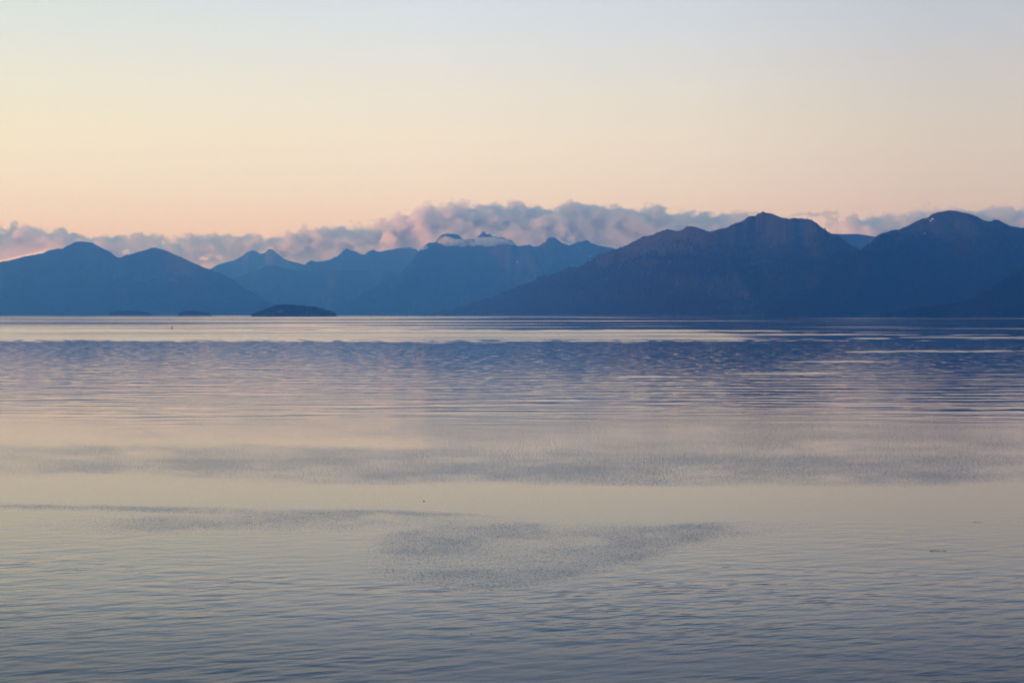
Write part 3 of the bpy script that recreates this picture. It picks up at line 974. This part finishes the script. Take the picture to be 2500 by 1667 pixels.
# torn scraps in the gap between the two right-hand summits
wb = []
rgw = random.Random(5)
for x0, y0, x1, y1, n, rr in ((1918, 530, 1975, 522, 12, 5), (1975, 526, 2046, 517, 16, 7), (2015, 545, 2045, 533, 8, 5), (2020, 530, 2040, 540, 6, 6)):
    for q in range(n):
        f = q / (n - 1)
        wb.append((at_dist(x0 + (x1 - x0) * f, y0 + (y1 - y0) * f + rgw.uniform(-3, 3), CY) + np.array([0, rgw.uniform(-150, 150), 0]),
                   (rr * 9.3 * rgw.uniform(1.0, 1.8), rr * 12, rr * 9.3 * rgw.uniform(0.5, 0.9))))
cloud('cloud', 'thin torn cloud scrap in the gap beside the knobbly summit', wb, MAT_WISP, 30, 24, CG, seed=5)


# low mist wreathing the central peaks and the dome summit (in front of the rock, inside the hazy air)
def wreath(label, segs, Y, seed, mat=MAT_MIST, voxel=22, bump=16):
    rg = random.Random(seed)
    balls = []
    mp = Y / FPX
    for x0, y0, x1, y1, n, r in segs:
        for q in range(n):
            f = q / max(n - 1, 1)
            rr = r * rg.uniform(0.7, 1.25) * (0.55 + 0.9 * math.sin(math.pi * min(max(f, 0.08), 0.92)))
            balls.append((at_dist(x0 + (x1 - x0) * f, y0 + (y1 - y0) * f + rg.uniform(-0.3, 0.3) * r, Y) + np.array([0, rg.uniform(-60, 60), 0]),
                          (rr * mp * rg.uniform(1.6, 2.6), rr * mp * 2.0, rr * mp)))
    return cloud('mist', label, balls, mat, voxel, bump, None, None, 'stuff', seed)


wreath('flat pale mist ribbon lying across the jagged central peaks',
       [(1070, 590, 1150, 592, 14, 6), (1120, 590, 1235, 590, 22, 7), (1150, 586, 1215, 585, 12, 6), (1215, 588, 1262, 596, 10, 4), (1080, 583, 1100, 590, 6, 5), (1005, 606, 1045, 603, 10, 3.5)], 22600, 11)
wreath('thin mist cap blowing over the dome summit',
       [(2270, 525, 2310, 518, 10, 4), (2300, 518, 2380, 520, 16, 5), (2360, 522, 2420, 540, 14, 5), (2400, 538, 2450, 546, 10, 5)], 10800, 12, MAT_MIST, 16, 10)


# ------------------------------------------------------------------ hazy air
def haze_box():
    m, t = new_mat('hazy_air')
    p = t.n('ShaderNodeVolumePrincipled')
    p.inputs['Color'].default_value = (0.082, 0.37, 1.0, 1)
    p.inputs['Absorption Color'].default_value = (1, 1, 1, 1)
    p.inputs['Density'].default_value = 6.7e-5
    p.inputs['Anisotropy'].default_value = 0.5
    out = t.n('ShaderNodeOutputMaterial')
    t.link(p.outputs[0], out.inputs['Volume'])
    bm = bmesh.new()
    bmesh.ops.create_cube(bm, size=1.0)
    zb, zt = -5.0, 1330.0
    for v in bm.verts:
        v.co = Vector((v.co.x * 71000, v.co.y * 71000, zb if v.co.z < 0 else zt))
    o = obj_bm('haze', bm, m)
    tag(o, 'blue evening haze filling the air over the bay', kind='stuff')


haze_box()


# ------------------------------------------------------------------ navigation buoy
def tube(bm, p0, p1, r0, r1, seg=8):
    p0, p1 = Vector(p0), Vector(p1)
    ax = (p1 - p0).normalized()
    s0 = ax.orthogonal().normalized()
    s1 = ax.cross(s0)
    ra = [bm.verts.new(p0 + (s0 * math.cos(t) + s1 * math.sin(t)) * r0) for t in [2 * math.pi * q / seg for q in range(seg)]]
    rb = [bm.verts.new(p1 + (s0 * math.cos(t) + s1 * math.sin(t)) * r1) for t in [2 * math.pi * q / seg for q in range(seg)]]
    for q in range(seg):
        bm.faces.new((ra[q], ra[(q + 1) % seg], rb[(q + 1) % seg], rb[q]))
    bm.faces.new(ra[::-1])
    bm.faces.new(rb)


def lathe(bm, prof, seg=20):
    rings = []
    for r_, z_ in prof:
        rings.append([bm.verts.new((r_ * math.cos(2 * math.pi * q / seg), r_ * math.sin(2 * math.pi * q / seg), z_)) for q in range(seg)])
    for a, b_ in zip(rings, rings[1:]):
        for q in range(seg):
            bm.faces.new((a[q], a[(q + 1) % seg], b_[(q + 1) % seg], b_[q]))
    bm.faces.new(rings[0][::-1])
    bm.faces.new(rings[-1])


buoy = bpy.data.objects.new('navigation_buoy', None)
buoy.location = on_water(420.2, 802.6)
buoy.rotation_euler = (R(1.5), R(2.5), R(20))
buoy.scale = (0.85, 0.85, 0.85)
col.objects.link(buoy)
tag(buoy, 'tiny dark navigation buoy standing in the bright far water', 'buoy')
bm = bmesh.new()
lathe(bm, [(0.5, -0.9), (1.15, -0.6), (1.25, 0.0), (1.2, 0.35), (1.0, 0.6), (0.5, 0.72)])
obj_bm('hull', bm, MAT_STEEL, buoy, True)
for q in range(4):
    bm = bmesh.new()
    th = R(45 + 90 * q)
    tube(bm, (0.8 * math.cos(th), 0.8 * math.sin(th), 0.6), (0.22 * math.cos(th), 0.22 * math.sin(th), 2.1), 0.09, 0.07)
    obj_bm('leg', bm, MAT_STEEL, buoy)
bm = bmesh.new()
lathe(bm, [(0.34, 1.95), (0.36, 2.05), (0.36, 2.12), (0.34, 2.15)])
obj_bm('platform', bm, MAT_STEEL, buoy)
bm = bmesh.new()
lathe(bm, [(0.42, 2.15), (0.5, 2.3), (0.5, 2.95), (0.36, 3.1)])
obj_bm('daymark', bm, MAT_STEEL, buoy, True)
bm = bmesh.new()
lathe(bm, [(0.16, 3.1), (0.2, 3.15), (0.2, 3.4), (0.1, 3.5)])
obj_bm('lantern', bm, MAT_LAMP, buoy, True)


# ------------------------------------------------------------------ floating driftwood
def driftwood(name, label, px, py, length, rad, bow, yaw, stubs, seed, category='driftwood'):
    rg = random.Random(seed)
    bm = bmesh.new()
    n, seg = 18, 9
    rings = []
    for q in range(n):
        f = q / (n - 1)
        x = (f - 0.5) * length
        y = 0.06 * length * math.sin(f * 3.4 + seed)
        z = bow * (2 * f - 1) ** 2 * length - 0.25 * rad + 0.25 * bow * length * (1 - f)
        r = rad * (0.55 + 0.5 * math.sin(math.pi * min(f + 0.12, 1))) * rg.uniform(0.9, 1.1)
        if q in (0, n - 1):
            r *= 0.45
        rings.append([bm.verts.new((x, y + r * math.cos(2 * math.pi * s / seg), z + r * rg.uniform(0.9, 1.1) * math.sin(2 * math.pi * s / seg))) for s in range(seg)])
    for a, b_ in zip(rings, rings[1:]):
        for s in range(seg):
            bm.faces.new((a[s], b_[s], b_[(s + 1) % seg], a[(s + 1) % seg]))
    bm.faces.new(rings[0])
    bm.faces.new(rings[-1][::-1])
    o = obj_bm(name, bm, MAT_WOOD, None, True)
    o.location = on_water(px, py)
    o.rotation_euler = (0, 0, R(yaw))
    for f, ln, up in stubs:
        b2 = bmesh.new()
        x = (f - 0.5) * length
        tube(b2, (x, 0, 0), (x - ln * 0.5, ln * 0.3, up), rad * 0.5, rad * 0.2, 6)
        obj_bm('branch_stub', b2, MAT_WOOD, o)
    tag(o, label, category, 'driftwood afloat on the bay')
    return o


driftwood('driftwood_branch', 'long thin bowed driftwood branch, dark on the rippled water at right', 2291, 1344, 1.06, 0.016, 0.03, 8, ((0.06, 0.12, 0.09), (0.55, 0.2, 0.05)), 1)
driftwood('driftwood_stick', 'short faint stick afloat above the long bowed branch', 2388, 1274.5, 0.7, 0.011, 0.01, -4, ((0.6, 0.1, 0.04),), 2)
driftwood('driftwood_block', 'stubby dark wood chunk alone on the smooth pale band', 1035, 1223, 0.16, 0.035, 0.0, 10, ((0.7, 0.06, 0.07),), 3)
driftwood('driftwood_chip', 'tiny dark chip in the near ripples at left', 187.5, 1387.5, 0.065, 0.022, 0.0, 30, ((0.5, 0.04, 0.05),), 4)
driftwood('driftwood_chip', 'tiny dark chip low down near the middle ripples', 1150.5, 1546.5, 0.055, 0.02, 0.0, -20, ((0.4, 0.03, 0.05),), 5)
